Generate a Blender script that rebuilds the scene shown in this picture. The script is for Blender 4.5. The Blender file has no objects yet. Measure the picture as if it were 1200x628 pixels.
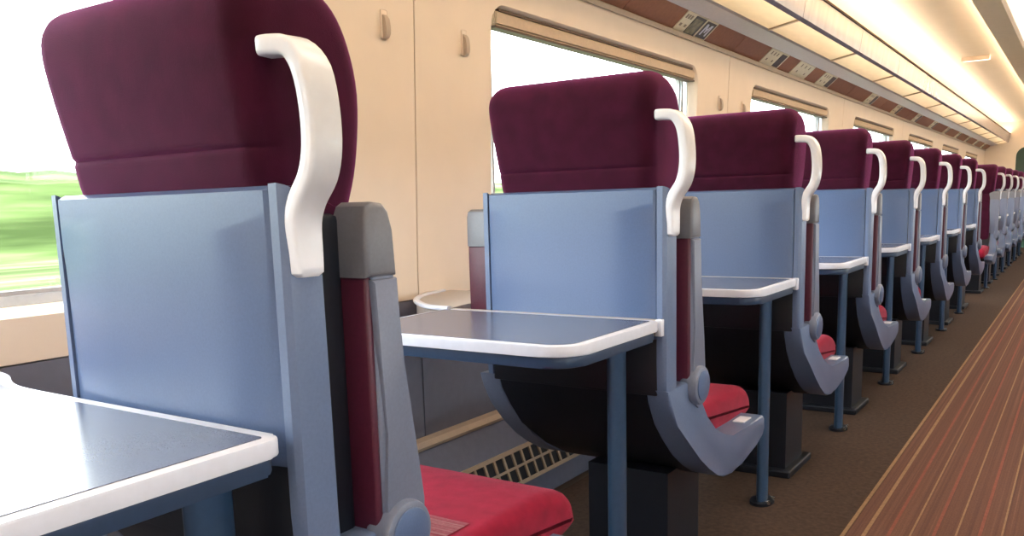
import bpy, bmesh, math, random
from mathutils import Matrix, Vector
random.seed(7)
scene = bpy.context.scene
COL = scene.collection
S = 0.905            # scene units below are multiplied by this to get metres
F = 1.125            # eye height above the floor, in scene units
XC = -0.29           # centre line of the carriage

# ---------------------------------------------------------------- camera
cam_d = bpy.data.cameras.new('camera')
cam = bpy.data.objects.new('camera', cam_d)
COL.objects.link(cam)
scene.camera = cam
FPX, PPX, PPY = 1000.0, 600.0, 400.0
cam_d.sensor_fit = 'HORIZONTAL'
cam_d.sensor_width = 36.0
cam_d.lens = 36.0 * FPX / 1200.0
cam_d.shift_x = 0.0
cam_d.shift_y = (PPY - 314.0) / 1200.0
cam_d.clip_start = 0.02
right = Vector((0.83243486, 0.55348158, -0.02665236))
down = Vector((0.0654397, -0.14595514, -0.98712448))
fwd = Vector((-0.55024526, 0.81997271, -0.15771781))
M = Matrix((right, -down, -fwd)).transposed().to_4x4()
M.translation = Vector((0, 0, F * S))
cam.matrix_world = M

# ---------------------------------------------------------------- world, exposure
world = bpy.data.worlds.new('overcast_sky')
scene.world = world
world.use_nodes = True
bg = world.node_tree.nodes['Background']
bg.inputs['Color'].default_value = (0.90, 0.96, 1.0, 1)
bg.inputs['Strength'].default_value = 9.0
scene.view_settings.view_transform = 'Standard'
scene.view_settings.look = 'None'
scene.view_settings.gamma = 1.0
scene.view_settings.use_curve_mapping = False
scene.view_settings.exposure = 0.4
LED = 20.0
WARM = (1.0, 0.82, 0.60)

# ---------------------------------------------------------------- materials
def mat(name, col, rough=0.5, var=0.06, scale=40.0, bump=0.0, bscale=None, metal=0.0, sheen=0.0,
        spec=0.5, stretch=None, emit=None, coat=0.0, sheen_tint=None):
    m = bpy.data.materials.new(name)
    m.use_nodes = True
    nt = m.node_tree
    b = nt.nodes['Principled BSDF']
    b.inputs['Roughness'].default_value = rough
    b.inputs['Metallic'].default_value = metal
    b.inputs['Specular IOR Level'].default_value = spec
    b.inputs['Coat Weight'].default_value = coat
    b.inputs['Coat Roughness'].default_value = 0.08
    if sheen:
        b.inputs['Sheen Weight'].default_value = sheen
        b.inputs['Sheen Roughness'].default_value = 0.4
        b.inputs['Sheen Tint'].default_value = (*(sheen_tint or (0.6, 0.4, 0.6)), 1)
    tc = nt.nodes.new('ShaderNodeTexCoord')
    mp = nt.nodes.new('ShaderNodeMapping')
    if stretch:
        mp.inputs['Scale'].default_value = stretch
    nt.links.new(tc.outputs['Object'], mp.inputs['Vector'])
    nz = nt.nodes.new('ShaderNodeTexNoise')
    nz.inputs['Scale'].default_value = scale
    nz.inputs['Detail'].default_value = 4
    nt.links.new(mp.outputs['Vector'], nz.inputs['Vector'])
    cr = nt.nodes.new('ShaderNodeValToRGB')
    cr.color_ramp.elements[0].position = 0.3
    cr.color_ramp.elements[1].position = 0.7
    cr.color_ramp.elements[0].color = (*[max(0, c * (1 - var)) for c in col], 1)
    cr.color_ramp.elements[1].color = (*[min(1, c * (1 + var)) for c in col], 1)
    nt.links.new(nz.outputs['Fac'], cr.inputs['Fac'])
    nt.links.new(cr.outputs['Color'], b.inputs['Base Color'])
    if bump:
        bn = nt.nodes.new('ShaderNodeBump')
        bn.inputs['Strength'].default_value = bump
        bn.inputs['Distance'].default_value = 0.002
        nb = nt.nodes.new('ShaderNodeTexNoise')
        nb.inputs['Scale'].default_value = bscale or scale * 6
        nt.links.new(tc.outputs['Object'], nb.inputs['Vector'])
        nt.links.new(nb.outputs['Fac'], bn.inputs['Height'])
        nt.links.new(bn.outputs['Normal'], b.inputs['Normal'])
    if emit:
        b.inputs['Emission Color'].default_value = (*emit[:3], 1)
        b.inputs['Emission Strength'].default_value = emit[3]
    return m

def striped(name, cols, period, rough, sheen=0.0, axis=0, noise=0.35):
    """woven stripes running along the carriage"""
    m = bpy.data.materials.new(name)
    m.use_nodes = True
    nt = m.node_tree
    b = nt.nodes['Principled BSDF']
    b.inputs['Roughness'].default_value = rough
    b.inputs['Specular IOR Level'].default_value = 0.2
    tc = nt.nodes.new('ShaderNodeTexCoord')
    mp = nt.nodes.new('ShaderNodeMapping')
    sc = [0.25, 0.25, 0.25]
    sc[axis] = 1.0 / period
    mp.inputs['Scale'].default_value = sc
    nt.links.new(tc.outputs['Object'], mp.inputs['Vector'])
    nz = nt.nodes.new('ShaderNodeTexNoise')
    nz.inputs['Scale'].default_value = 1.0
    nz.inputs['Detail'].default_value = 6
    nz.inputs['Roughness'].default_value = 0.65
    nt.links.new(mp.outputs['Vector'], nz.inputs['Vector'])
    cr = nt.nodes.new('ShaderNodeValToRGB')
    e = cr.color_ramp.elements
    e[0].position = 0.30
    e[0].color = (*cols[0], 1)
    e[1].position = 0.72
    e[1].color = (*cols[-1], 1)
    for i, c in enumerate(cols[1:-1]):
        n = e.new(0.30 + 0.42 * (i + 1) / (len(cols) - 1))
        n.color = (*c, 1)
    nt.links.new(nz.outputs['Fac'], cr.inputs['Fac'])
    fine = nt.nodes.new('ShaderNodeTexNoise')
    fine.inputs['Scale'].default_value = 220
    nt.links.new(tc.outputs['Object'], fine.inputs['Vector'])
    mx = nt.nodes.new('ShaderNodeMix')
    mx.data_type = 'RGBA'
    mx.blend_type = 'OVERLAY'
    mx.inputs['Factor'].default_value = noise
    nt.links.new(cr.outputs['Color'], mx.inputs[6])
    nt.links.new(fine.outputs['Fac'], mx.inputs[7])
    nt.links.new(mx.outputs[2], b.inputs['Base Color'])
    bn = nt.nodes.new('ShaderNodeBump')
    bn.inputs['Strength'].default_value = 0.4
    bn.inputs['Distance'].default_value = 0.003
    nt.links.new(fine.outputs['Fac'], bn.inputs['Height'])
    nt.links.new(bn.outputs['Normal'], b.inputs['Normal'])
    return m

def glass_mat():
    m = bpy.data.materials.new('window_glass')
    m.use_nodes = True
    nt = m.node_tree
    nt.nodes.remove(nt.nodes['Principled BSDF'])
    out = nt.nodes['Material Output']
    tr = nt.nodes.new('ShaderNodeBsdfTransparent')
    tr.inputs['Color'].default_value = (0.93, 0.96, 0.94, 1)
    gl = nt.nodes.new('ShaderNodeBsdfGlossy')
    gl.inputs['Roughness'].default_value = 0.02
    fr = nt.nodes.new('ShaderNodeLayerWeight')
    fr.inputs['Blend'].default_value = 0.5
    pw = nt.nodes.new('ShaderNodeMath')
    pw.operation = 'POWER'
    pw.inputs[1].default_value = 5.0
    sc_ = nt.nodes.new('ShaderNodeMath')
    sc_.operation = 'MULTIPLY_ADD'
    sc_.inputs[1].default_value = 0.6
    sc_.inputs[2].default_value = 0.03
    mx = nt.nodes.new('ShaderNodeMixShader')
    nt.links.new(fr.outputs['Facing'], pw.inputs[0])
    nt.links.new(pw.outputs[0], sc_.inputs[0])
    nt.links.new(sc_.outputs[0], mx.inputs['Fac'])
    nt.links.new(tr.outputs['BSDF'], mx.inputs[1])
    nt.links.new(gl.outputs['BSDF'], mx.inputs[2])
    nt.links.new(mx.outputs['Shader'], out.inputs['Surface'])
    return m

def shelf_mat():
    """frosted shelf panel: passes the light of the lamps in the rack"""
    m = mat('rack_shelf', (0.85, 0.70, 0.50), 0.28, 0.12, 6, spec=0.6, stretch=(4, 1, 4))
    nt = m.node_tree
    b = nt.nodes['Principled BSDF']
    tr = nt.nodes.new('ShaderNodeBsdfTranslucent')
    tr.inputs['Color'].default_value = (0.80, 0.77, 0.70, 1)
    mx = nt.nodes.new('ShaderNodeMixShader')
    mx.inputs['Fac'].default_value = 0.45
    nt.links.new(b.outputs['BSDF'], mx.inputs[1])
    nt.links.new(tr.outputs['BSDF'], mx.inputs[2])
    nt.links.new(mx.outputs['Shader'], nt.nodes['Material Output'].inputs['Surface'])
    return m

def field_mat(name, cols, scale, stretch):
    m = mat(name, cols[1], 0.95, 0.1, scale, stretch=stretch, spec=0.1)
    for n in m.node_tree.nodes:
        if n.type == 'VALTORGB':
            e = n.color_ramp.elements
            e[0].position, e[0].color = 0.36, (*cols[0], 1)
            e[1].position, e[1].color = 0.68, (*cols[2], 1)
            k = e.new(0.52)
            k.color = (*cols[1], 1)
    return m

MT = dict(
    shell=mat('seat_shell_blue_grey', (0.092, 0.142, 0.27), 0.28, 0.05, 300, 0.10, 900),
    shell_rim=mat('seat_rim_grey', (0.120, 0.168, 0.29), 0.32, 0.05, 200, 0.08, 900),
    arm=mat('armrest_grey', (0.15, 0.175, 0.255), 0.40, 0.05, 200, 0.10, 900),
    cap=mat('armrest_cap_grey', (0.15, 0.155, 0.185), 0.35, 0.05, 200, 0.10, 900),
    pad=mat('armrest_pad_burgundy', (0.080, 0.012, 0.032), 0.42, 0.10, 160, 0.15, 700),
    velvet=mat('headrest_velvet', (0.042, 0.0035, 0.017), 0.85, 0.22, 22, 0.35, 900, sheen=0.55, spec=0.15, sheen_tint=(0.60, 0.10, 0.44)),
    cushion=mat('cushion_velvet', (0.24, 0.008, 0.030), 0.85, 0.18, 25, 0.35, 900, sheen=0.25, spec=0.15, sheen_tint=(0.8, 0.3, 0.4)),
    insert=striped('cushion_woven', [(0.30, 0.02, 0.05), (0.42, 0.14, 0.17), (0.55, 0.36, 0.36)], 0.006, 0.9, axis=1),
    black=mat('black_plastic', (0.006, 0.008, 0.015), 0.45, 0.1, 120),
    white=mat('handle_white', (0.76, 0.79, 0.88), 0.28, 0.02, 60, coat=0.3),
    edge=mat('table_edge_white', (0.68, 0.71, 0.82), 0.35, 0.03, 60),
    top=mat('table_top_slate', (0.085, 0.10, 0.16), 0.24, 0.10, 500, spec=0.6),
    under=mat('table_under_blue', (0.022, 0.048, 0.105), 0.4, 0.08, 80),
    leg=mat('table_leg_blue', (0.035, 0.075, 0.15), 0.35, 0.06, 80, metal=0.2),
    ledge=mat('ledge_taupe', (0.42, 0.38, 0.36), 0.4, 0.05, 80),
    steel=mat('steel', (0.65, 0.63, 0.60), 0.25, 0.05, 80, metal=0.9),
    wall=mat('wall_cream', (0.86, 0.75, 0.64), 0.42, 0.02, 8),
    lower=mat('lower_wall_grey', (0.15, 0.165, 0.23), 0.45, 0.05, 30),
    duct=mat('duct_grey', (0.17, 0.19, 0.27), 0.35, 0.05, 40),
    grille=mat('grille_beige', (0.45, 0.36, 0.27), 0.4, 0.05, 60),
    rubber=mat('window_rubber', (0.45, 0.44, 0.45), 0.5, 0.1, 60),
    alu=mat('window_aluminium', (0.50, 0.52, 0.56), 0.35, 0.05, 60, metal=0.4),
    blind=mat('blind_fabric', (0.62, 0.50, 0.38), 0.7, 0.05, 90),
    groove=mat('groove_dark', (0.09, 0.055, 0.04), 0.6, 0.1, 60),
    brown=mat('strip_brown', (0.30, 0.125, 0.062), 0.5, 0.10, 60),
    rail=mat('rack_rail_grey', (0.48, 0.46, 0.52), 0.35, 0.05, 60, metal=0.3),
    fascia=mat('rack_fascia', (0.20, 0.22, 0.32), 0.16, 0.10, 5, spec=0.8, stretch=(1, 3, 1)),
    shelf=shelf_mat(),
    moulding=mat('moulding_taupe', (0.50, 0.41, 0.33), 0.45, 0.04, 60),
    ceil=mat('ceiling_cream', (0.82, 0.70, 0.56), 0.55, 0.02, 8),
    rib=mat('ceiling_rib', (0.86, 0.71, 0.58), 0.5, 0.03, 20),
    plate=mat('sign_plate', (0.78, 0.72, 0.54), 0.45, 0.05, 60),
    dark=mat('sign_dark', (0.06, 0.05, 0.045), 0.35, 0.2, 30),
    photo=mat('sign_olive', (0.22, 0.20, 0.12), 0.4, 0.5, 30),
    ink=mat('sign_ink', (0.28, 0.23, 0.16), 0.5, 0.1, 60),
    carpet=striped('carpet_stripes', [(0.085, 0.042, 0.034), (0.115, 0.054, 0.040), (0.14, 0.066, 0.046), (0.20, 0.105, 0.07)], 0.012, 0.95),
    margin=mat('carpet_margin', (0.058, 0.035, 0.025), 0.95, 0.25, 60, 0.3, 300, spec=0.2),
    cline_red=mat('carpet_line_red', (0.21, 0.072, 0.05), 0.95, 0.15, 80, spec=0.2),
    cline=mat('carpet_line', (0.26, 0.155, 0.085), 0.95, 0.15, 80, spec=0.2),
    underfloor=mat('floor_dark', (0.045, 0.028, 0.021), 0.8, 0.2, 30, 0.3, 300),
    led=mat('led_strip', (0.9, 0.8, 0.6), 0.5, 0.0, 10, emit=(*WARM, LED)),
    diffuser=mat('ceiling_diffuser', (0.9, 0.85, 0.75), 0.5, 0.0, 10, emit=(1.0, 0.90, 0.76, 3.0)),
    lamp=mat('ceiling_lamp', (0.9, 0.85, 0.75), 0.5, 0.0, 10, emit=(1.0, 0.90, 0.75, 3.0)),
    green=mat('door_green', (0.03, 0.07, 0.05), 0.3, 0.1, 10),
    grass=field_mat('meadow_green', [(0.05, 0.072, 0.022), (0.105, 0.135, 0.055), (0.24, 0.26, 0.16)], 2.2, (0.9, 0.06, 0.9)),
    hedge=field_mat('hedge_green', [(0.045, 0.07, 0.022), (0.10, 0.145, 0.05), (0.22, 0.25, 0.13)], 2.6, (0.9, 0.06, 1.0)),
    glass=glass_mat(),
)

# ---------------------------------------------------------------- helpers
def link_mesh(name, bm, material, parent=None, smooth=False, loc=None):
    bmesh.ops.recalc_face_normals(bm, faces=bm.faces[:])
    me = bpy.data.meshes.new(name)
    bm.to_mesh(me)
    bm.free()
    me.transform(Matrix.Scale(S, 4))
    me.materials.append(MT[material])
    if smooth:
        me.polygons.foreach_set('use_smooth', [True] * len(me.polygons))
        try:
            me.set_sharp_from_angle(angle=math.radians(38))
        except Exception:
            pass
    o = bpy.data.objects.new(name, me)
    COL.objects.link(o)
    o.parent = parent
    if loc:
        o.location = Vector(loc) * S
    return o

def tag(o, label, cat, group=None):
    o['label'] = label
    o['category'] = cat
    if group:
        o['group'] = group
    return o

def thing(name, label, cat, loc=(0, 0, 0), group=None):
    o = bpy.data.objects.new(name, None)
    o.empty_display_size = 0.1
    COL.objects.link(o)
    o.location = Vector(loc) * S
    if cat:
        tag(o, label, cat, group)
    return o

def struct(o):
    o['kind'] = 'structure'
    return o

def dup(o, parent=None):
    c = o.copy()
    COL.objects.link(c)
    c.parent = parent
    for ch in o.children:
        dup(ch, c)
    return c

def box(bm, x0, x1, y0, y1, z0, z1):
    v = [bm.verts.new(p) for p in ((x0, y0, z0), (x1, y0, z0), (x1, y1, z0), (x0, y1, z0),
                                   (x0, y0, z1), (x1, y0, z1), (x1, y1, z1), (x0, y1, z1))]
    for f in ((0, 3, 2, 1), (4, 5, 6, 7), (0, 1, 5, 4), (1, 2, 6, 5), (2, 3, 7, 6), (3, 0, 4, 7)):
        bm.faces.new([v[i] for i in f])
    return v

def rbox(x0, x1, y0, y1, z0, z1, r=0.006, seg=2):
    bm = bmesh.new()
    box(bm, x0, x1, y0, y1, z0, z1)
    if r:
        bmesh.ops.bevel(bm, geom=bm.edges[:], offset=r, segments=seg, profile=0.5, affect='EDGES')
    return bm

def prism(poly, a0, a1, axis='x', bm=None, bevel=0.0, seg=2):
    """poly: 2-D outline extruded along axis. x:(y,z)  y:(x,z)  z:(x,y)"""
    bm = bm or bmesh.new()
    def P(p, a):
        return {'x': (a, p[0], p[1]), 'y': (p[0], a, p[1]), 'z': (p[0], p[1], a)}[axis]
    A = [bm.verts.new(P(p, a0)) for p in poly]
    B = [bm.verts.new(P(p, a1)) for p in poly]
    fa = bm.faces.new(A)
    fb = bm.faces.new(B[::-1])
    n = len(poly)
    for i in range(n):
        bm.faces.new((A[i], B[i], B[(i + 1) % n], A[(i + 1) % n]))
    if bevel:
        ed = list(set(list(fa.edges) + list(fb.edges)))
        bmesh.ops.bevel(bm, geom=ed, offset=bevel, segments=seg, profile=0.5, affect='EDGES')
    return bm

def smooth_loop(pts, sub=4, closed=True):
    out = []
    n = len(pts)
    rng = range(n if closed else n - 1)
    for i in rng:
        if closed:
            p0, p1, p2, p3 = (pts[(i + k - 1) % n] for k in range(4))
        else:
            p0, p1, p2, p3 = pts[max(0, i - 1)], pts[i], pts[i + 1], pts[min(n - 1, i + 2)]
        for s in range(sub):
            t = s / sub
            out.append(tuple(0.5 * ((2 * b) + (-a + c) * t + (2 * a - 5 * b + 4 * c - d) * t * t + (-a + 3 * b - 3 * c + d) * t ** 3)
                             for a, b, c, d in zip(p0, p1, p2, p3)))
    if not closed:
        out.append(tuple(pts[-1]))
    return out

def inset_loop(pts, d):
    n = len(pts)
    area = sum(pts[i][0] * pts[(i + 1) % n][1] - pts[(i + 1) % n][0] * pts[i][1] for i in range(n))
    sg = 1 if area > 0 else -1
    out = []
    for i in range(n):
        a, b, c = pts[i - 1], pts[i], pts[(i + 1) % n]
        tx, ty = c[0] - a[0], c[1] - a[1]
        l = math.hypot(tx, ty) or 1
        out.append((b[0] - sg * ty / l * d, b[1] + sg * tx / l * d))
    return out

def pillow(profile, hw, r, seg=5, wfun=None, xoff=0.0, mid=None):
    """closed (y,z) side profile extruded to half width hw with ends rounded by r"""
    bm = bmesh.new()
    secs = []
    for k in range(seg + 1):
        a = math.pi / 2 * (1 - k / seg)
        secs.append((-(hw - r) - r * math.sin(a), r * (1 - math.cos(a))))
    for t in (-0.5, 0, 0.5):
        secs.append((t * (hw - r), 0))
    for k in range(seg + 1):
        a = math.pi / 2 * k / seg
        secs.append(((hw - r) + r * math.sin(a), r * (1 - math.cos(a))))
    rings = []
    for x, ins in secs:
        lp = inset_loop(profile, ins) if ins > 1e-6 else profile
        ring = []
        for y, z in lp:
            w = wfun(z) if wfun else 1.0
            yy = y + (mid(x / hw, y, z) if mid else 0)
            ring.append(bm.verts.new((x * w + xoff, yy, z)))
        rings.append(ring)
    n = len(profile)
    for a, b in zip(rings[:-1], rings[1:]):
        for i in range(n):
            bm.faces.new((a[i], a[(i + 1) % n], b[(i + 1) % n], b[i]))
    bm.faces.new(rings[0][::-1])
    bm.faces.new(rings[-1])
    return bm

def rrect(hw, hh, r, seg=3):
    out = []
    for cx, cy, a0 in ((hw - r, hh - r, 0), (-hw + r, hh - r, 90), (-hw + r, -hh + r, 180), (hw - r, -hh + r, 270)):
        for k in range(seg + 1):
            a = math.radians(a0 + 90 * k / seg)
            out.append((cx + r * math.cos(a), cy + r * math.sin(a)))
    return out

def sweep(path, secs, wide=(0, 1, 0)):
    """sweep 2-D sections (list, one per path point: (along wide, along normal)) along a path"""
    bm = bmesh.new()
    rings = []
    n = len(path)
    for i, p in enumerate(path):
        t = (Vector(path[min(n - 1, i + 1)]) - Vector(path[max(0, i - 1)])).normalized()
        w = Vector(wide)
        w = (w - t * w.dot(t)).normalized()
        nn = t.cross(w)
        rings.append([bm.verts.new(Vector(p) + w * u + nn * v) for u, v in secs[i]])
    m = len(rings[0])
    for a, b in zip(rings[:-1], rings[1:]):
        for i in range(m):
            bm.faces.new((a[i], a[(i + 1) % m], b[(i + 1) % m], b[i]))
    bm.faces.new(rings[0][::-1])
    bm.faces.new(rings[-1])
    return bm

def cyl(cx, cy, cz, r, h0, h1, axis='z', n=24, r2=None, bevel=0.0, sx=1.0, sy=1.0):
    poly = []
    for k in range(n):
        a = 2 * math.pi * k / n
        if axis == 'z':
            poly.append((cx + r * sx * math.cos(a), cy + r * sy * math.sin(a)))
        elif axis == 'x':
            poly.append((cy + r * math.cos(a), cz + r * math.sin(a)))
    return prism(poly, h0, h1, axis, bevel=bevel)

def wx(z):
    """x of the inner face of the window wall at height z above floor"""
    Z = z - F
    return -1.84 + (0.0 if Z < -0.2 else 0.04 * (Z + 0.2) / 1.05)

def mirror_bm(bm):
    for v in bm.verts:
        v.co.x = 2 * XC - v.co.x
    return bm

Y0, Y1 = -3.55, 20.2          # ends of the carriage
PITCH_W = 2.87
BAY0 = 2.19 - 2 * PITCH_W     # first panel joint
NBAY = 8

# ---------------------------------------------------------------- floor
bm = bmesh.new()
box(bm, -1.95, 1.37, Y0, Y1, -0.05, -0.003)
floor = struct(link_mesh('floor', bm, 'underfloor'))
bm = bmesh.new()
box(bm, -0.60, 0.22, Y0, Y1, -0.02, 0.004)
link_mesh('carpet_runner', bm, 'carpet', floor)
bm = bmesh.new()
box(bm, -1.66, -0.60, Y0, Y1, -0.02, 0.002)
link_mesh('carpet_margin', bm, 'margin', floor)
for xs in (-0.615, -0.555):
    bm = bmesh.new()
    box(bm, xs, xs + 0.012, Y0, Y1, -0.01, 0.0055)
    link_mesh('carpet_line', bm, 'cline', floor)
for k in range(11):
    bm = bmesh.new()
    xs = -0.485 + 0.064 * k
    box(bm, xs, xs + (0.006 if k % 2 else 0.010), Y0, Y1, -0.01, 0.0048)
    link_mesh('carpet_line', bm, 'cline' if k % 2 else 'cline_red', floor)

# ---------------------------------------------------------------- window walls
def rr_loop(y0, y1, z0, z1, r, seg=6):
    return [((y0 + y1) / 2 + u, (z0 + z1) / 2 + v) for u, v in rrect((y1 - y0) / 2, (z1 - z0) / 2, r, seg)]

WZ0, WZ1 = F - 0.205, F + 0.715
PZ0, PZ1 = F - 0.30, F + 0.862

def bay_panel(ya, yb, w0, w1):
    bm = bmesh.new()
    g = 0.003
    out = [(ya + g, PZ0), (yb - g, PZ0), (yb - g, WZ0), (yb - g, WZ1), (yb - g, PZ1), (ya + g, PZ1), (ya + g, WZ1), (ya + g, WZ0)]
    inn = rr_loop(w0, w1, WZ0, WZ1, 0.085, 6)
    vo = [bm.verts.new((wx(z), y, z)) for y, z in out]
    vi = [bm.verts.new((wx(z) , y, z)) for y, z in inn]
    for L in (vo, vi):
        for i in range(len(L)):
            bm.edges.new((L[i], L[(i + 1) % len(L)]))
    bmesh.ops.triangle_fill(bm, use_beauty=True, use_dissolve=False, edges=bm.edges[:])
    # rounded lip then reveal going outwards
    prev = vi
    for dx, grow in ((-0.012, -0.010), (-0.030, -0.014), (-0.10, -0.020)):
        lp = rr_loop(w0 - grow * -1, w1 + grow, WZ0 - grow, WZ1 + grow, 0.08, 6)
        cur = [bm.verts.new((wx(z) + dx, y, z)) for y, z in lp]
        for i in range(len(cur)):
            bm.faces.new((prev[i], prev[(i + 1) % len(cur)], cur[(i + 1) % len(cur)], cur[i]))
        prev = cur
    # outer edge thickness at the joints
    vb = [bm.verts.new((v.co.x - 0.02, v.co.y, v.co.z)) for v in vo]
    for i in range(len(vo)):
        bm.faces.new((vo[i], vo[(i + 1) % len(vo)], vb[(i + 1) % len(vb)], vb[i]))
    return bm

def ring_bm(l0, l1, xa, xb):
    """frame ring between two loops, from depth xa to xb behind the wall face"""
    bm = bmesh.new()
    n = len(l0)
    A = [bm.verts.new((wx(z) + xa, y, z)) for y, z in l0]
    B = [bm.verts.new((wx(z) + xa, y, z)) for y, z in l1]
    C = [bm.verts.new((wx(z) + xb, y, z)) for y, z in l1]
    D = [bm.verts.new((wx(z) + xb, y, z)) for y, z in l0]
    for P, Q in ((A, B), (B, C), (C, D), (D, A)):
        for i in range(n):
            bm.faces.new((P[i], P[(i + 1) % n], Q[(i + 1) % n], Q[i]))
    return bm

win_no = [0]
def window_wall(side):
    fx = (lambda b: b) if side == 'left' else mirror_bm
    # lower wall with a seam at every joint
    bm = bmesh.new()
    box(bm, -1.90, -1.853, Y0, Y1, 0.0, F + 1.40)
    # cut the window band out of the backing: keep it as four slabs instead
    bm.free()
    bm = bmesh.new()
    box(bm, -1.90, -1.855, Y0, Y1, 0.0, PZ0)
    box(bm, -1.90, -1.83, Y0, Y1, PZ1 - 0.01, F + 1.40)
    w = struct(link_mesh('wall_' + side, fx(bm), 'moulding'))
    for k in range(NBAY):
        ya = BAY0 + k * PITCH_W
        yb = ya + PITCH_W
        if k == NBAY - 1:
            yb = Y1
        w0 = 2.615 + (k - 2) * PITCH_W
        w1 = w0 + 1.965
        link_mesh('wall_panel', fx(bay_panel(ya, yb, w0, min(w1, Y1 - 0.1))), 'wall', w, True)
        bj = bmesh.new()
        box(bj, -1.90, -1.862, yb - 0.02, yb + 0.02, PZ0, PZ1)
        for v in bj.verts:
            v.co.x += wx(v.co.z) + 1.84
        link_mesh('joint_strip', fx(bj), 'groove', w)
        b2 = bmesh.new()
        box(b2, -1.86, -1.838, ya + 0.003, yb - 0.003, 0.0, PZ0 - 0.004)
        link_mesh('lower_panel', fx(b2), 'lower', w)
        # the window
        win_no[0] += 1
        wn = struct(thing('window_%d' % win_no[0], None, None, ((wx(1.5) if side == 'left' else 2 * XC - wx(1.5)), (w0 + w1) / 2, WZ0)))
        def off(b):
            b = fx(b)
            bmesh.ops.translate(b, verts=b.verts, vec=-wn.location / S)
            return b
        e = 0.020
        o_ = rr_loop(w0 + e - 0.01, w1 - e + 0.01, WZ0 + e - 0.01, WZ1 - e + 0.01, 0.085)
        i_ = rr_loop(w0 + e + 0.022, w1 - e - 0.022, WZ0 + e + 0.02, WZ1 - e - 0.02, 0.06)
        link_mesh('frame', off(ring_bm(o_, i_, -0.075, -0.11)), 'alu', wn, True)
        j_ = rr_loop(w0 + e + 0.032, w1 - e - 0.032, WZ0 + e + 0.03, WZ1 - e - 0.03, 0.055)
        link_mesh('seal', off(ring_bm(i_, j_, -0.085, -0.105)), 'rubber', wn, True)
        b3 = bmesh.new()
        lp = rr_loop(w0 + e + 0.02, w1 - e - 0.02, WZ0 + e + 0.018, WZ1 - e - 0.018, 0.06)
        b3.faces.new([b3.verts.new((wx(z) - 0.10, y, z)) for y, z in lp])
        link_mesh('glass', off(b3), 'glass', wn)
        # rolled blind in the head of the recess
        zt = WZ1 - 0.012
        b4 = bmesh.new()
        box(b4, wx(zt) - 0.060, wx(zt) - 0.006, w0 + 0.035, w1 - 0.035, zt - 0.062, zt - 0.010)
        bmesh.ops.bevel(b4, geom=b4.edges[:], offset=0.008, segments=2, affect='EDGES')
        bl = link_mesh('blind', off(b4), 'blind', wn, True)
        b5 = bmesh.new()
        box(b5, wx(zt) - 0.050, wx(zt) - 0.008, w0 + 0.034, w1 - 0.034, zt - 0.070, zt - 0.062)
        link_mesh('blind_bar', off(b5), 'groove', bl)
        b6 = bmesh.new()
        box(b6, wx(zt) - 0.060, wx(zt) - 0.008, w0 + 0.06, w1 - 0.06, zt - 0.010, zt - 0.001)
        link_mesh('blind_slot', off(b6), 'groove', bl)
        if side == 'right':  # unseen lowered blinds, added to hold back daylight from this side
            b8 = bmesh.new()
            box(b8, wx(zt) - 0.040, wx(zt) - 0.034, w0 + 0.06, w1 - 0.06, WZ0 + 0.30, zt - 0.05)
            link_mesh('daylight_blocker', off(b8), 'blind', bl)
        for ys, yo in ((w0 + 0.045, 0.012), (w1 - 0.057, 0.012)):
            b7 = bmesh.new()
            box(b7, wx(zt) - 0.065, wx(zt) - 0.045, ys, ys + yo, WZ0 + 0.05, WZ1 - 0.07)
            link_mesh('guide_rail', off(b7), 'alu', wn)
    return w

wall_left = window_wall('left')
wall_right = window_wall('right')

# heating duct along the foot of the wall
def duct(side):
    fx = (lambda b: b) if side == 'left' else mirror_bm
    prof = [(-1.84, 0.0), (-1.70, 0.0), (-1.70, 0.10), (-1.74, 0.205), (-1.80, 0.305), (-1.815, 0.330), (-1.84, 0.335)]
    d = struct(link_mesh('baseboard_' + side, fx(prism(prof, Y0, Y1, 'y')), 'duct'))
    if side == 'right':
        return d
    link_mesh('duct_lip', prism([(-1.838, 0.335), (-1.800, 0.318), (-1.795, 0.330), (-1.810, 0.345), (-1.838, 0.350)], Y0, Y1, 'y'), 'moulding', d)
    # outlet grilles: frame with slats on the sloping face
    def on(t, off):
        a, b = Vector((-1.74, 0.205)), Vector((-1.70, 0.10))
        u = (b - a)
        n = Vector((-u.y, u.x)).normalized()
        p = a + u * t + n * off
        return (p.x, p.y)
    for ya in (2.20, 5.07):
        b = bmesh.new()
        for t0, t1 in ((-0.12, 0.02), (0.46, 0.54), (0.98, 1.1)):
            prism([on(t0, -0.002), on(t1, -0.002), on(t1, 0.010), on(t0, 0.010)], ya, ya + 1.5, 'y', b)
        g = link_mesh('grille_frame', b, 'grille', d)
        b = bmesh.new()
        prism([on(0.0, -0.001), on(1.0, -0.001), on(1.0, 0.0015), on(0.0, 0.0015)], ya, ya + 1.5, 'y', b)
        link_mesh('grille_opening', b, 'black', d)
        sl = None
        for k in range(26):
            if sl is None:
                b = prism([on(0.0, 0.0), on(1.0, 0.0), on(1.0, 0.008), on(0.0, 0.008)], 0, 0.012, 'y')
                sl = link_mesh('slat', b, 'grille', d, loc=(0, ya, 0))
            else:
                c = sl.copy()
                COL.objects.link(c)
                c.parent = d
                c.location = Vector((0, ya + k * 0.0595, 0)) * S
    return d
duct('left')
duct('right')

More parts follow.
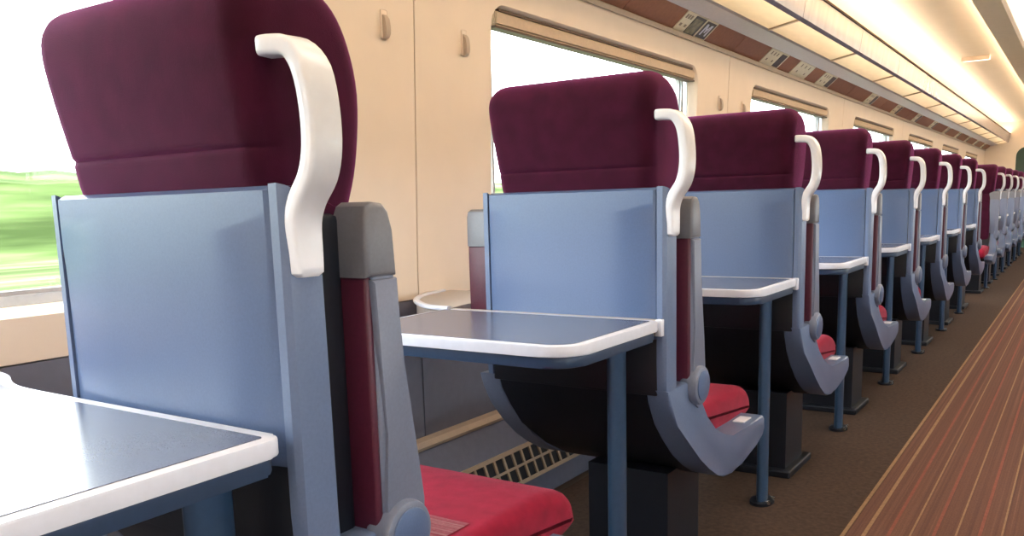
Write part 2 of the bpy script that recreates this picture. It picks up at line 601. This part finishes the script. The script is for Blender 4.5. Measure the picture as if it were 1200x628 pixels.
# ---------------------------------------------------------------- ceiling and ends
CZ = F + 1.38
bm = bmesh.new()
box(bm, -1.95, 1.37, Y0, Y1, CZ, CZ + 0.05)
ceiling = struct(link_mesh('ceiling', bm, 'ceil'))
for sgn in (0, 1):
    fx = (lambda b: b) if not sgn else mirror_bm
    prof = [(-0.735, CZ - 0.105), (-0.735, CZ - 0.090), (-0.65, CZ - 0.085), (-0.65, CZ), (-0.55, CZ), (-0.55, CZ - 0.09), (-0.57, CZ - 0.108)]
    link_mesh('ceiling_rib', fx(prism(prof, Y0, Y1, 'y')), 'rib', ceiling)
    bm = bmesh.new()
    box(bm, -0.730, -0.695, Y0, Y1, CZ - 0.089, CZ - 0.083)
    tag(link_mesh('cove_light', fx(bm), 'led'),
        ['glowing light strip tucked above the beige ceiling rib nearest the seat row', 'glowing light strip above the other ceiling rib across the aisle'][sgn], 'light', 'cove lights')
bm = bmesh.new()
box(bm, -0.549, -0.031, Y0, Y1, CZ - 0.07, CZ - 0.06)
tag(link_mesh('ceiling_diffuser', bm, 'diffuser'), 'white luminous ceiling panel running down the middle of the carriage', 'light')
# small ceiling lamp bar
lampt = thing('ceiling_lamp', 'small white lamp bar fixed across the cream ceiling ahead', 'lamp', (-1.05, 10.3, CZ - 0.03))
link_mesh('lens', rbox(-0.125, 0.125, -0.05, 0.05, -0.004, 0.03, 0.01), 'lamp', lampt, True)
link_mesh('housing', rbox(-0.13, 0.13, -0.065, -0.05, -0.012, 0.03, 0.004), 'rib', lampt, True)

bm = bmesh.new()
box(bm, -1.95, 1.37, Y0 - 0.06, Y0, -0.05, CZ + 0.05)
struct(link_mesh('wall_back', bm, 'wall'))
# end partition with an arched doorway and a green glazed door
bm = bmesh.new()
dx0, dx1, dz = -1.25, 0.67, F + 0.88
box(bm, -1.95, dx0, Y1, Y1 + 0.06, -0.05, CZ + 0.05)
box(bm, dx1, 1.37, Y1, Y1 + 0.06, -0.05, CZ + 0.05)
arch = [(dx0, CZ + 0.05), (dx0, dz - 0.18)] + [(dx0 + 0.18 * (1 - math.cos(math.radians(a))), dz - 0.18 + 0.18 * math.sin(math.radians(a))) for a in range(15, 91, 15)] + \
       [(dx1 - 0.18 * (1 - math.cos(math.radians(a))), dz - 0.18 + 0.18 * math.sin(math.radians(a))) for a in range(90, 0, -15)] + [(dx1, dz - 0.18), (dx1, CZ + 0.05)]
prism(arch, Y1, Y1 + 0.06, 'y', bm)
struct(link_mesh('wall_front', bm, 'wall'))
door = struct(thing('door_1', None, None, (XC, Y1 + 0.062, 0)))
bm = bmesh.new()
box(bm, -1.02, 1.02, 0.0, 0.04, -0.04, dz + 0.06)
link_mesh('leaf', bm, 'green', door)
for s in (-1, 1):
    bm = bmesh.new()
    box(bm, min(s * 0.02, s * 0.05), max(s * 0.02, s * 0.05), -0.03, 0.0, 0.85, 1.25)
    link_mesh('handle', bm, 'steel', door)
    bm = bmesh.new()
    box(bm, min(s * 0.005, s * 0.55), max(s * 0.005, s * 0.55), -0.006, 0.0, 0.0, 0.12)
    link_mesh('kick_plate', bm, 'steel', door)

# ---------------------------------------------------------------- luggage racks
P1, P2, P3, P4, P5 = (-1.80, F + .85), (-1.70, F + .935), (-1.585, F + .952), (-1.415, F + .985), (-1.365, F + 1.14)
def rack(side):
    fx = (lambda b: b) if side == 'left' else mirror_bm
    lab = {'left': 'long luggage rack with glossy fascia and brown sign strip above the windows',
           'right': 'long luggage rack above the windows across the aisle'}[side]
    r = thing('luggage_rack', lab, 'luggage rack', (0, 0, 0))
    link_mesh('lower_moulding', fx(prism([(P1[0] - 0.03, P1[1] - 0.012), (P1[0] + 0.012, P1[1] - 0.022), (P1[0] + 0.016, P1[1] - 0.002), (P1[0] - 0.002, P1[1] + 0.012), (P1[0] - 0.03, P1[1] + 0.012)], Y0, Y1, 'y')), 'moulding', r)
    link_mesh('rail', fx(prism([(P2[0] - 0.02, P2[1] + 0.02), (P2[0] + 0.004, P2[1] - 0.010), (P3[0], P3[1] - 0.010), (P3[0] + 0.008, P3[1]), (P3[0], P3[1] + 0.02)], Y0, Y1, 'y')), 'rail', r, True)
    link_mesh('fascia_trim', fx(prism([(P5[0] - 0.012, P5[1]), (P5[0] + 0.008, P5[1] - 0.004), (P5[0] + 0.010, P5[1] + 0.008), (P5[0] - 0.012, P5[1] + 0.012)], Y0, Y1, 'y')), 'groove', r)
    link_mesh('back_shelf', fx(prism([(-1.84, F + 1.03), (-1.70, F + 1.03), (-1.70, F + 1.04), (-1.84, F + 1.04)], Y0, Y1, 'y')), 'moulding', r)
    L = PITCH_W / 2
    k = 0
    y = 5.07 - 6 * L
    while y < Y1:
        ya, yb = max(y, Y0) + 0.003, min(y + L, Y1) - 0.003
        link_mesh('strip_panel', fx(prism([P1, P2, (P2[0] - 0.012, P2[1] + 0.012), (P1[0] - 0.012, P1[1] + 0.012)], ya, yb, 'y')), 'brown', r)
        link_mesh('shelf_panel', fx(prism([P3, P4, (P4[0], P4[1] + 0.012), (P3[0], P3[1] + 0.012)], ya, yb, 'y')), 'shelf', r)
        link_mesh('fascia_panel', fx(prism([P4, (P4[0] + 0.010, P4[1] - 0.012), (P4[0] + 0.028, P4[1] + 0.004), P5, (P5[0] - 0.012, P5[1])], ya, yb, 'y')), 'fascia', r)
        link_mesh('bracket', fx(prism([(P3[0] - 0.004, P3[1] - 0.008), (P4[0] + 0.006, P4[1] - 0.010), (P4[0] + 0.006, P4[1] + 0.02), (P3[0], P3[1] + 0.02)], ya - 0.012, ya + 0.012, 'y')), 'moulding', r)
        y += L
        k += 1
    b = bmesh.new()
    box(b, P5[0] - 0.075, P5[0] - 0.02, Y0, Y1, P5[1] - 0.02, P5[1] - 0.012)
    tag(link_mesh('rack_light', fx(b), 'led'), {'left': 'glowing light strip along the top of the luggage rack above the windows',
        'right': 'glowing light strip on the luggage rack across the aisle'}[side], 'light', 'rack lights')
    return r
rack('left')
rack('right')

# signs fixed to the brown strip
du = Vector((P2[0] - P1[0], P2[1] - P1[1]))
nv = Vector((du.y, -du.x)).normalized()
def on_strip(t, o):
    p = Vector(P1) + du * t + nv * o
    return (p.x, p.y)
def strip_quad(y0, y1, t0, t1, o0, o1, bm=None):
    return prism([on_strip(t0, o0), on_strip(t1, o0), on_strip(t1, o1), on_strip(t0, o1)], y0, y1, 'y', bm)
def sign(y0, y1, kind, label, group=None):
    o = link_mesh('sign_plate', strip_quad(y0, y1, 0.06, 0.95, 0.0005, 0.006), {'plain': 'plate', 'icon': 'plate', 'picture': 'plate', 'split': 'plate'}[kind])
    tag(o, label, 'sign', group)
    w = y1 - y0
    if kind in ('plain', 'split'):
        b = bmesh.new()
        e = y0 + w * (0.62 if kind == 'split' else 1.0)
        for k in range(3):
            c = y0 + (e - y0) * (0.25 + 0.25 * k)
            strip_quad(c - 0.012, c + 0.008, 0.66, 0.84, 0.006, 0.0066, b)
            if k != 1:
                strip_quad(c - 0.010, c + 0.014, 0.30, 0.42, 0.006, 0.0066, b)
        link_mesh('print', b, 'ink', o)
    if kind == 'split':
        link_mesh('display', strip_quad(y0 + w * 0.64, y0 + w * 0.93, 0.14, 0.88, 0.006, 0.008), 'dark', o)
    if kind == 'picture':
        b = strip_quad(y0 + 0.006, y1 - 0.004, 0.10, 0.90, 0.006, 0.0085)
        d = link_mesh('display', b, 'dark', o)
        link_mesh('picture', strip_quad(y0 + 0.008, y1 - 0.028, 0.13, 0.80, 0.0085, 0.0095), 'photo', d)
    if kind == 'icon':
        b = strip_quad(y0 + 0.014, y1 - 0.014, 0.12, 0.88, 0.006, 0.007)
        d = link_mesh('icon_field', b, 'dark', o)
        m_ = (y0 + y1) / 2
        b = bmesh.new()
        strip_quad(m_ - 0.042, m_ - 0.026, 0.25, 0.78, 0.007, 0.0078, b)
        strip_quad(m_ + 0.022, m_ + 0.038, 0.25, 0.78, 0.007, 0.0078, b)
        for q in range(4):
            strip_quad(m_ - 0.028 + 0.007 * q, m_ - 0.016 + 0.007 * q, 0.62 - 0.08 * q, 0.76 - 0.08 * q, 0.007, 0.0078, b)
            strip_quad(m_ + 0.012 - 0.007 * q, m_ + 0.024 - 0.007 * q, 0.62 - 0.08 * q, 0.76 - 0.08 * q, 0.007, 0.0078, b)
        link_mesh('icon', b, 'edge', d)
sign(4.19, 4.305, 'plain', 'cream plate with faint print, leftmost on the brown strip')
sign(4.307, 4.445, 'picture', 'dark olive picture panel between two plates on the brown strip')
sign(4.455, 4.61, 'icon', 'dark pictogram plate with white lines right of the olive panel')
sign(5.56, 5.93, 'split', 'cream plate with dark right side, just after the strip joint')
sign(6.21, 6.59, 'plain', 'plain cream plate in the middle of the three above the second full window')
sign(6.90, 7.27, 'split', 'cream plate with dark right side, third above the second full window')
for k, y in enumerate((8.60, 9.90, 11.2, 12.5, 13.8, 15.1, 16.4, 17.7, 19.0)):
    sign(y, y + 0.33, 'split', 'small cream and dark plate, %s in the distant run along the brown strip' % ['first', 'second', 'third', 'fourth', 'fifth', 'sixth', 'seventh', 'eighth', 'ninth'][k], 'distant strip signs')

# ---------------------------------------------------------------- coat hooks
def hook(y, label, group):
    z = F + 0.553
    t = thing('coat_hook', label, 'coat hook', (wx(z), y, z), group)
    link_mesh('back_plate', rbox(0.0, 0.006, -0.015, 0.015, -0.045, 0.040, 0.005), 'wall', t, True)
    pr = smooth_loop([(0.004, 0.026), (0.014, 0.020), (0.020, 0.000), (0.021, -0.026), (0.016, -0.042), (0.004, -0.045)], 3, False)
    b = bmesh.new()
    prism(pr, -0.010, 0.010, 'y', b, bevel=0.003)
    link_mesh('peg', b, 'moulding', t, True)
hook(2.045, 'cream coat hook on the wall panel left of the joint, nearest seat', 'coat hooks')
hook(2.45, 'cream coat hook on the wall panel between joint and window', 'coat hooks')
hook(4.92, 'small coat hook on the wall just left of the third pier joint', 'coat hooks')
hook(5.32, 'small coat hook on the wall just before the second full window', 'coat hooks')

# ---------------------------------------------------------------- seats
SX = -1.117
def make_seat():
    t = thing('train_seat', 'x', 'seat', (SX, 0, 0), 'single seats along the window')
    # back shell: field panel with a crease widening towards the bottom
    bm = bmesh.new()
    zs = [0.785 + (1.152 - 0.785) * i / 14 for i in range(15)]
    rows = []
    for z in zs:
        wgt = max(0.0, min(1.0, (1.08 - z) / 0.30))
        w = 0.006 + 0.030 * wgt
        bulge = -0.0055 * max(0.25, wgt)
        row = []
        for x, d in ((-0.248, 0.004), (-0.248 + w * 0.5, 0.001), (-0.248 + w, bulge), (-0.12, bulge * 1.25), (0, bulge * 1.35), (0.12, bulge * 1.25),
                     (0.247 - w, bulge), (0.247 - w * 0.5, 0.001), (0.247, 0.004)):
            row.append((x, d, z))
        rows.append(row)
    rows.append([(x, d + 0.012, 1.158) for x, d, z in rows[-1]])
    rows.append([(x, 0.05, 1.158) for x, d, z in rows[-1]])
    vs = [[bm.verts.new(p) for p in r_] for r_ in rows]
    for a, b in zip(vs[:-1], vs[1:]):
        for i in range(len(a) - 1):
            bm.faces.new((a[i], a[i + 1], b[i + 1], b[i]))
    bk = [[bm.verts.new((r_[i][0], 0.03, r_[i][2])) for i in (0, -1)] for r_ in rows[:-2]]
    for j in range(len(bk) - 1):
        bm.faces.new((vs[j][0], vs[j + 1][0], bk[j + 1][0], bk[j][0]))
        bm.faces.new((vs[j][-1], vs[j + 1][-1], bk[j + 1][1], bk[j][1]))
        bm.faces.new((bk[j][0], bk[j + 1][0], bk[j + 1][1], bk[j][1]))
    link_mesh('back_panel', bm, 'shell', t, True)
    # rims either side, wrapping round to the flank
    for s in (-1, 1):
        pts = [(0.2505, 0.0), (0.266, -0.002), (0.275, 0.006), (0.279, 0.022), (0.277, 0.060), (0.262, 0.066), (0.2505, 0.04)]
        if s < 0:
            pts = [(0.2505, 0.0), (0.266, 0.002), (0.271, 0.010), (0.272, 0.05), (0.262, 0.07), (0.2505, 0.04)]
        bm = bmesh.new()
        rings = []
        for z, f in ((0.585, 1.06), (0.62, 1.05), (0.66, 1.04), (0.72, 1.02), (0.90, 1.0), (1.08, 0.97), (1.150, 0.90), (1.160, 0.85)):
            sh = 0.040 if z < 0.59 else (0.018 if z < 0.63 else 0.003 if z < 0.67 else 0.0)
            rings.append([bm.verts.new((s * x, max(y * (f if y > 0.02 else 1), sh + y * 0.3), z - (0.03 * y / 0.085 if z > 1.14 else 0))) for x, y in pts])
        n = len(pts)
        for a, b in zip(rings[:-1], rings[1:]):
            for i in range(n):
                bm.faces.new((a[i], a[(i + 1) % n], b[(i + 1) % n], b[i]))
        bm.faces.new(rings[0]); bm.faces.new(rings[-1])
        link_mesh('shell_rim', bm, 'shell_rim', t, True)
    # black under-shell sweeping under the cushion
    prof = [(0.006, 0.785), (0.006, 0.65), (0.018, 0.615), (0.06, 0.555), (0.115, 0.49), (0.25, 0.395), (0.377, 0.330), (0.47, 0.325), (0.70, 0.365),
            (0.71, 0.43), (0.40, 0.50), (0.25, 0.60), (0.10, 0.785)]
    link_mesh('lower_back', rbox(-0.249, 0.249, 0.004, 0.06, 0.64, 0.785, 0.004), 'black', t, True)
    link_mesh('under_shell', prism(prof, -0.231, 0.216, 'x'), 'black', t, True)
    link_mesh('gap_shade_block', rbox(-0.249, 0.236, 0.032, 0.1385, 0.63, 1.12, 0.010), 'black', t, True)  # black block painting in the shade on the backrest side, behind the armrest gap
    # padded back
    prof = smooth_loop([(0.035, 0.60), (0.035, 0.85), (0.035, 1.10), (0.08, 1.13), (0.17, 1.12), (0.205, 1.05), (0.21, 0.92), (0.23, 0.78), (0.262, 0.64), (0.25, 0.57), (0.13, 0.57)], 3)
    link_mesh('backrest', pillow(prof, 0.216, 0.03, 3, xoff=-0.012), 'velvet', t, True)
    # headrest
    prof = smooth_loop([(0.030, 1.13), (0.014, 1.16), (0.0075, 1.196), (0.0055, 1.2085), (0.0035, 1.221), (-0.010, 1.29), (-0.020, 1.36), (-0.014, 1.402), (0.012, 1.430), (0.06, 1.441),
                        (0.115, 1.432), (0.160, 1.405), (0.192, 1.358), (0.212, 1.29), (0.210, 1.205), (0.195, 1.14), (0.165, 1.09), (0.10, 1.085)], 4)
    link_mesh('headrest', pillow(prof, 0.238, 0.045, 6, wfun=lambda z: 0.955 + 0.075 * max(0, min(1, (z - 1.15) / 0.25)), mid=lambda u, y, z: 0.0045 * max(0, 1 - abs(z - 1.2085) / 0.006) if y < 0.06 else 0), 'velvet', t, True)
    # grab handle
    path = smooth_loop([(0.240, 0.016, 1.329), (0.262, 0.020, 1.329), (0.288, 0.028, 1.324), (0.306, 0.034, 1.298), (0.313, 0.037, 1.25), (0.313, 0.037, 1.203),
                        (0.305, 0.035, 1.168), (0.287, 0.031, 1.138), (0.279, 0.029, 1.11), (0.278, 0.030, 1.07), (0.278, 0.030, 1.040)], 4, False)
    secs = []
    for i in range(len(path)):
        f = i / (len(path) - 1)
        hw = 0.017 + 0.010 * min(1, f / 0.30) - 0.004 * max(0, (f - 0.6) / 0.4)
        hh = 0.0125
        e = min(f, 1 - f) / 0.035
        k = 1.0 if e >= 1 else 0.70 + 0.30 * math.sqrt(max(0, 1 - (1 - e) ** 2))
        secs.append(rrect(hw * k, hh * k, 0.0065 * k, 3))
    link_mesh('grab_handle', sweep(path, secs), 'white', t, True)
    # folded-up armrests
    def arm(xa, xb, ya, z0, z1, name='armrest', full=True):
        d = 0.062
        a = link_mesh(name, rbox(xa + 0.002, xb, ya + 0.010, ya + d, z0, z1 - 0.09, 0.010, 3), 'arm', t, True)
        link_mesh('pad', rbox(xa, xb - 0.003, ya, ya + 0.014, z0 + 0.01, z1 - 0.104, 0.006, 3), 'pad', a, True)
        cp = [(ya - 0.003, z1 - 0.106), (ya - 0.002, z1 - 0.022), (ya + 0.004, z1 - 0.006), (ya + 0.016, z1), (ya + 0.036, z1 - 0.002), (ya + 0.048, z1 - 0.014),
              (ya + 0.056, z1 - 0.04), (ya + d - 0.002, z1 - 0.106)]
        bmc = prism(cp, xa - 0.002, xb + 0.005, 'x', bevel=0.008, seg=3)
        link_mesh('end_cap', bmc, 'cap', a, True)
        return a
    a = arm(0.186, 0.284, 0.136, 0.62, 1.135)
    prof = [(0.142, 1.026), (0.196, 1.026), (0.201, 0.90), (0.222, 0.76), (0.236, 0.68), (0.232, 0.60), (0.19, 0.575), (0.150, 0.60), (0.150, 0.70), (0.158, 0.80)]
    link_mesh('side_cover', prism(prof, 0.262, 0.289, 'x', bevel=0.005), 'arm', a, True)
    hub = link_mesh('pivot_hub', cyl(0, 0.182, 0.640, 0.052, 0.255, 0.303, 'x', 32, bevel=0.008), 'arm', t, True)
    link_mesh('hub_cap', cyl(0, 0.182, 0.640, 0.041, 0.302, 0.306, 'x', 32, bevel=0.0015), 'shell', hub, True)
    arm(-0.378, -0.293, 0.075, 0.74, 1.115)
    # seat pan flank with sloping top
    prof = [(0.004, 0.655), (0.018, 0.615), (0.06, 0.553), (0.115, 0.495), (0.18, 0.437), (0.25, 0.390), (0.32, 0.352), (0.377, 0.331), (0.44, 0.324), (0.52, 0.332), (0.66, 0.356),
            (0.725, 0.372), (0.742, 0.392), (0.738, 0.425), (0.722, 0.438), (0.60, 0.436), (0.44, 0.440), (0.36, 0.456), (0.30, 0.486), (0.255, 0.53), (0.225, 0.59), (0.20, 0.655)]
    fb = prism(prof, 0.217, 0.297, 'x', bevel=0.007)
    for v in fb.verts:
        if v.co.x > 0.25 and v.co.z > 0.47:
            v.co.x -= 0.017 * min(1, (v.co.z - 0.47) / 0.10)
    fl = link_mesh('seat_flank', fb, 'shell_rim', t, True)
    link_mesh('tag_plate', rbox(0.238, 0.275, 0.60, 0.672, 0.4365, 0.4405, 0.0015), 'edge', fl)
    # left flank
    link_mesh('seat_flank', prism(prof, -0.300, -0.232, 'x', bevel=0.007), 'arm', t, True)
    # cushion
    prof = smooth_loop([(0.27, 0.420), (0.235, 0.46), (0.22, 0.515), (0.26, 0.536), (0.40, 0.527), (0.60, 0.530), (0.72, 0.526), (0.80, 0.502), (0.832, 0.455), (0.82, 0.415), (0.70, 0.398), (0.40, 0.39)], 4)
    c = link_mesh('seat_cushion', pillow(prof, 0.224, 0.035, 4, mid=None), 'cushion', t, True)
    bm = bmesh.new()
    g = [[bm.verts.new((-0.06 + 0.24 * i / 6, 0.25 + 0.24 * j / 6, 0.5365 + 0.003 * math.sin(i) * 0.2 - 0.0065 * math.sin(math.pi / 2 * min(1, j / 4)))) for i in range(7)] for j in range(7)]
    for j in range(6):
        for i in range(6):
            bm.faces.new((g[j][i], g[j][i + 1], g[j + 1][i + 1], g[j + 1][i]))
    bmesh.ops.solidify(bm, geom=bm.faces[:], thickness=0.01)
    link_mesh('woven_insert', bm, 'insert', c, True)
    # pedestal
    bm = bmesh.new()
    box(bm, -0.10, 0.16, 0.28, 0.52, 0.03, 0.345)
    link_mesh('pedestal', bm, 'black', t)
    link_mesh('floor_plate', rbox(-0.14, 0.19, 0.24, 0.57, 0.0, 0.03, 0.006), 'black', t)
    return t

# ---------------------------------------------------------------- tables
def flap_outline(x0, x1, y0, y1, r, seg=6, far_left=None):
    pts = []
    def arc(cx, cy, rr, a0):
        for k in range(seg + 1):
            a = math.radians(a0 + 90 * k / seg)
            pts.append((cx + rr * math.cos(a), cy + rr * math.sin(a)))
    arc(x0 + 0.02, y0 + 0.02, 0.02, 180)
    arc(x1 - r, y0 + r, r, 270)
    arc(x1 - 0.025, y1 - 0.025, 0.025, 0)
    if far_left:
        pts.extend(far_left)
    else:
        arc(x0 + 0.008, y1 - 0.008, 0.008, 90)
    return pts

TZ = F - 0.288
def make_table(first=False):
    t = thing('folding_table', 'x', 'table', (0, 0, 0), 'slate tables fixed behind the seats')
    if first:
        far = smooth_loop([(-1.30, -0.018), (-1.487, -0.016), (-1.57, -0.002), (-1.65, 0.030), (-1.73, 0.043), (-1.836, 0.043)], 4, False)
        out = flap_outline(-1.836, -0.845, -0.465, -0.018, 0.05, far_left=far)
    else:
        out = flap_outline(-1.505, -0.845, -0.465, -0.022, 0.075)
    link_mesh('edge_band', prism(out, TZ - 0.024, TZ, 'z', bevel=0.003), 'edge', t, True)
    link_mesh('top_surface', prism(inset_loop(out, 0.02), TZ - 0.004, TZ + 0.0012, 'z'), 'top', t)
    link_mesh('underside', prism(inset_loop(out, 0.010), TZ - 0.050, TZ - 0.024, 'z', bevel=0.006), 'under', t, True)
    if not first:
        # fixed strip against the seat, flaring out to the wall
        curve = smooth_loop([(-1.500, -0.018), (-1.575, -0.01), (-1.66, 0.045), (-1.745, 0.13), (-1.808, 0.25), (-1.834, 0.38)], 4, False)
        strip = [(-0.86, -0.018), (-0.845, -0.006), (-0.845, 0.0), (-1.380, 0.0), (-1.40, 0.06), (-1.48, 0.14), (-1.52, 0.25), (-1.53, 0.40)]
        poly = [(-0.86, -0.018)] + curve + [(-1.834, 0.42), (-1.55, 0.42), (-1.53, 0.30), (-1.515, 0.06), (-1.500, -0.0035), (-0.845, -0.0035)]
        f = link_mesh('fixed_strip', prism(poly, TZ - 0.040, TZ + 0.0005, 'z'), 'ledge', t)
        link_mesh('strip_end', rbox(-0.862, -0.8445, -0.0195, -0.003, TZ - 0.040, TZ + 0.0015, 0.002), 'edge', f, True)
        bm = bmesh.new()
        path = [(x, y, TZ + 0.001) for x, y in curve]
        lip = sweep(path, [rrect(0.006, 0.010, 0.004, 2)] * len(path), wide=(0, 0, 1))
        bm.free()
        link_mesh('ledge_lip', lip, 'edge', f, True)
    # leg: flattened oval column with foot
    link_mesh('leg', cyl(-0.94, -0.075, 0, 1.0, 0.012, TZ - 0.05, 'z', 28, sx=0.019, sy=0.037), 'leg', t, True)
    link_mesh('leg_collar', cyl(-0.94, -0.075, 0, 1.0, TZ - 0.062, TZ - 0.048, 'z', 28, sx=0.026, sy=0.046), 'under', t, True)
    ft = link_mesh('foot_plate', cyl(-0.94, -0.075, 0, 1.0, 0.0, 0.014, 'z', 28, sx=0.042, sy=0.060), 'black', t, True)
    for s in (-1, 1):
        link_mesh('bolt', cyl(-0.908, -0.075 + s * 0.03, 0, 0.009, 0.010, 0.020, 'z', 10), 'steel', ft, True)
    return t

ORD = ['first', 'second', 'third', 'fourth', 'fifth', 'sixth', 'seventh', 'eighth', 'ninth', 'tenth', 'eleventh', 'twelfth', 'thirteenth', 'fourteenth', 'fifteenth', 'sixteenth']
SEAT_Y0, PITCH = 0.745, 1.19
seat0 = make_seat()
tab_first = make_table(True)
tab0 = make_table(False)
NF = 8
for i in range(NF):
    y = SEAT_Y0 + i * PITCH
    s = seat0 if i == 0 else dup(seat0)
    s.location = Vector((SX, y, 0)) * S
    s['label'] = ('large burgundy seat with grey back shell and white handle, nearest the camera' if i == 0 else
                  'burgundy seat with grey back shell and white handle, %s from the camera' % ORD[i])
    tb = tab_first if i == 0 else (tab0 if i == 1 else dup(tab0))
    tb.location = Vector((0, y, 0)) * S
    tb['label'] = ('large slate table with white edge in the near left corner' if i == 0 else
                   'white-edged slate table behind the %s seat from the camera' % ORD[i])
REV0 = SEAT_Y0 + (NF - 1) * PITCH + 2.36
for j in range(7):
    y = REV0 + j * PITCH
    s = dup(seat0)
    s.location = Vector((SX, y, 0)) * S
    s.scale = (1, -1, 1)
    s['label'] = 'burgundy seat turned to face the camera, %s of the far group' % ORD[j]
    s['group'] = 'far seats facing the camera'
    if j < 6:
        tb = dup(tab0)
        tb.location = Vector((0, y, 0)) * S
        tb.scale = (1, -1, 1)
        tb['label'] = 'small distant slate table behind the %s seat facing the camera' % ORD[j]
        tb['group'] = 'far slate tables'

# ---------------------------------------------------------------- outside
bm = bmesh.new()
g = []
for i in range(25):
    x = -2.6 - 60 * (i / 24) ** 2
    row = []
    for k in range(41):
        y = -60 + 150 * k / 40
        h = -2.2 + 0.045 * (abs(x) - 2.6) + 0.15 * math.sin(y * 0.05 + 1.0) * (i / 24)
        row.append(bm.verts.new((x, y, F + h)))
    g.append(row)
for a, b in zip(g[:-1], g[1:]):
    for k in range(40):
        bm.faces.new((a[k], a[k + 1], b[k + 1], b[k]))
o = link_mesh('ground_meadow', bm, 'grass', None, True)
o['kind'] = 'structure'
bm = bmesh.new()
prev = None
rr = random.Random(3)
for k in range(160):
    y = -60 + 150 * k / 159
    h = 1.15 + 0.16 * rr.random() + 0.12 * math.sin(k * 0.35)
    c = [bm.verts.new(p) for p in ((-23.5, y, F - 1.8), (-24.0, y, F + h * 0.7), (-25, y, F + h), (-26, y, F + h * 0.7), (-26.5, y, F - 1.8))]
    if prev:
        for i in range(4):
            bm.faces.new((prev[i], prev[i + 1], c[i + 1], c[i]))
    prev = c
o = link_mesh('hedge', bm, 'hedge', None, True)
tag(o, 'blurred green hedge line seen through the near left window', 'hedge')
bm = bmesh.new()
box(bm, 2.2, 70, -60, 90, F - 2.4, F - 2.3)
o = link_mesh('ground_far_side', bm, 'grass')
o['kind'] = 'structure'
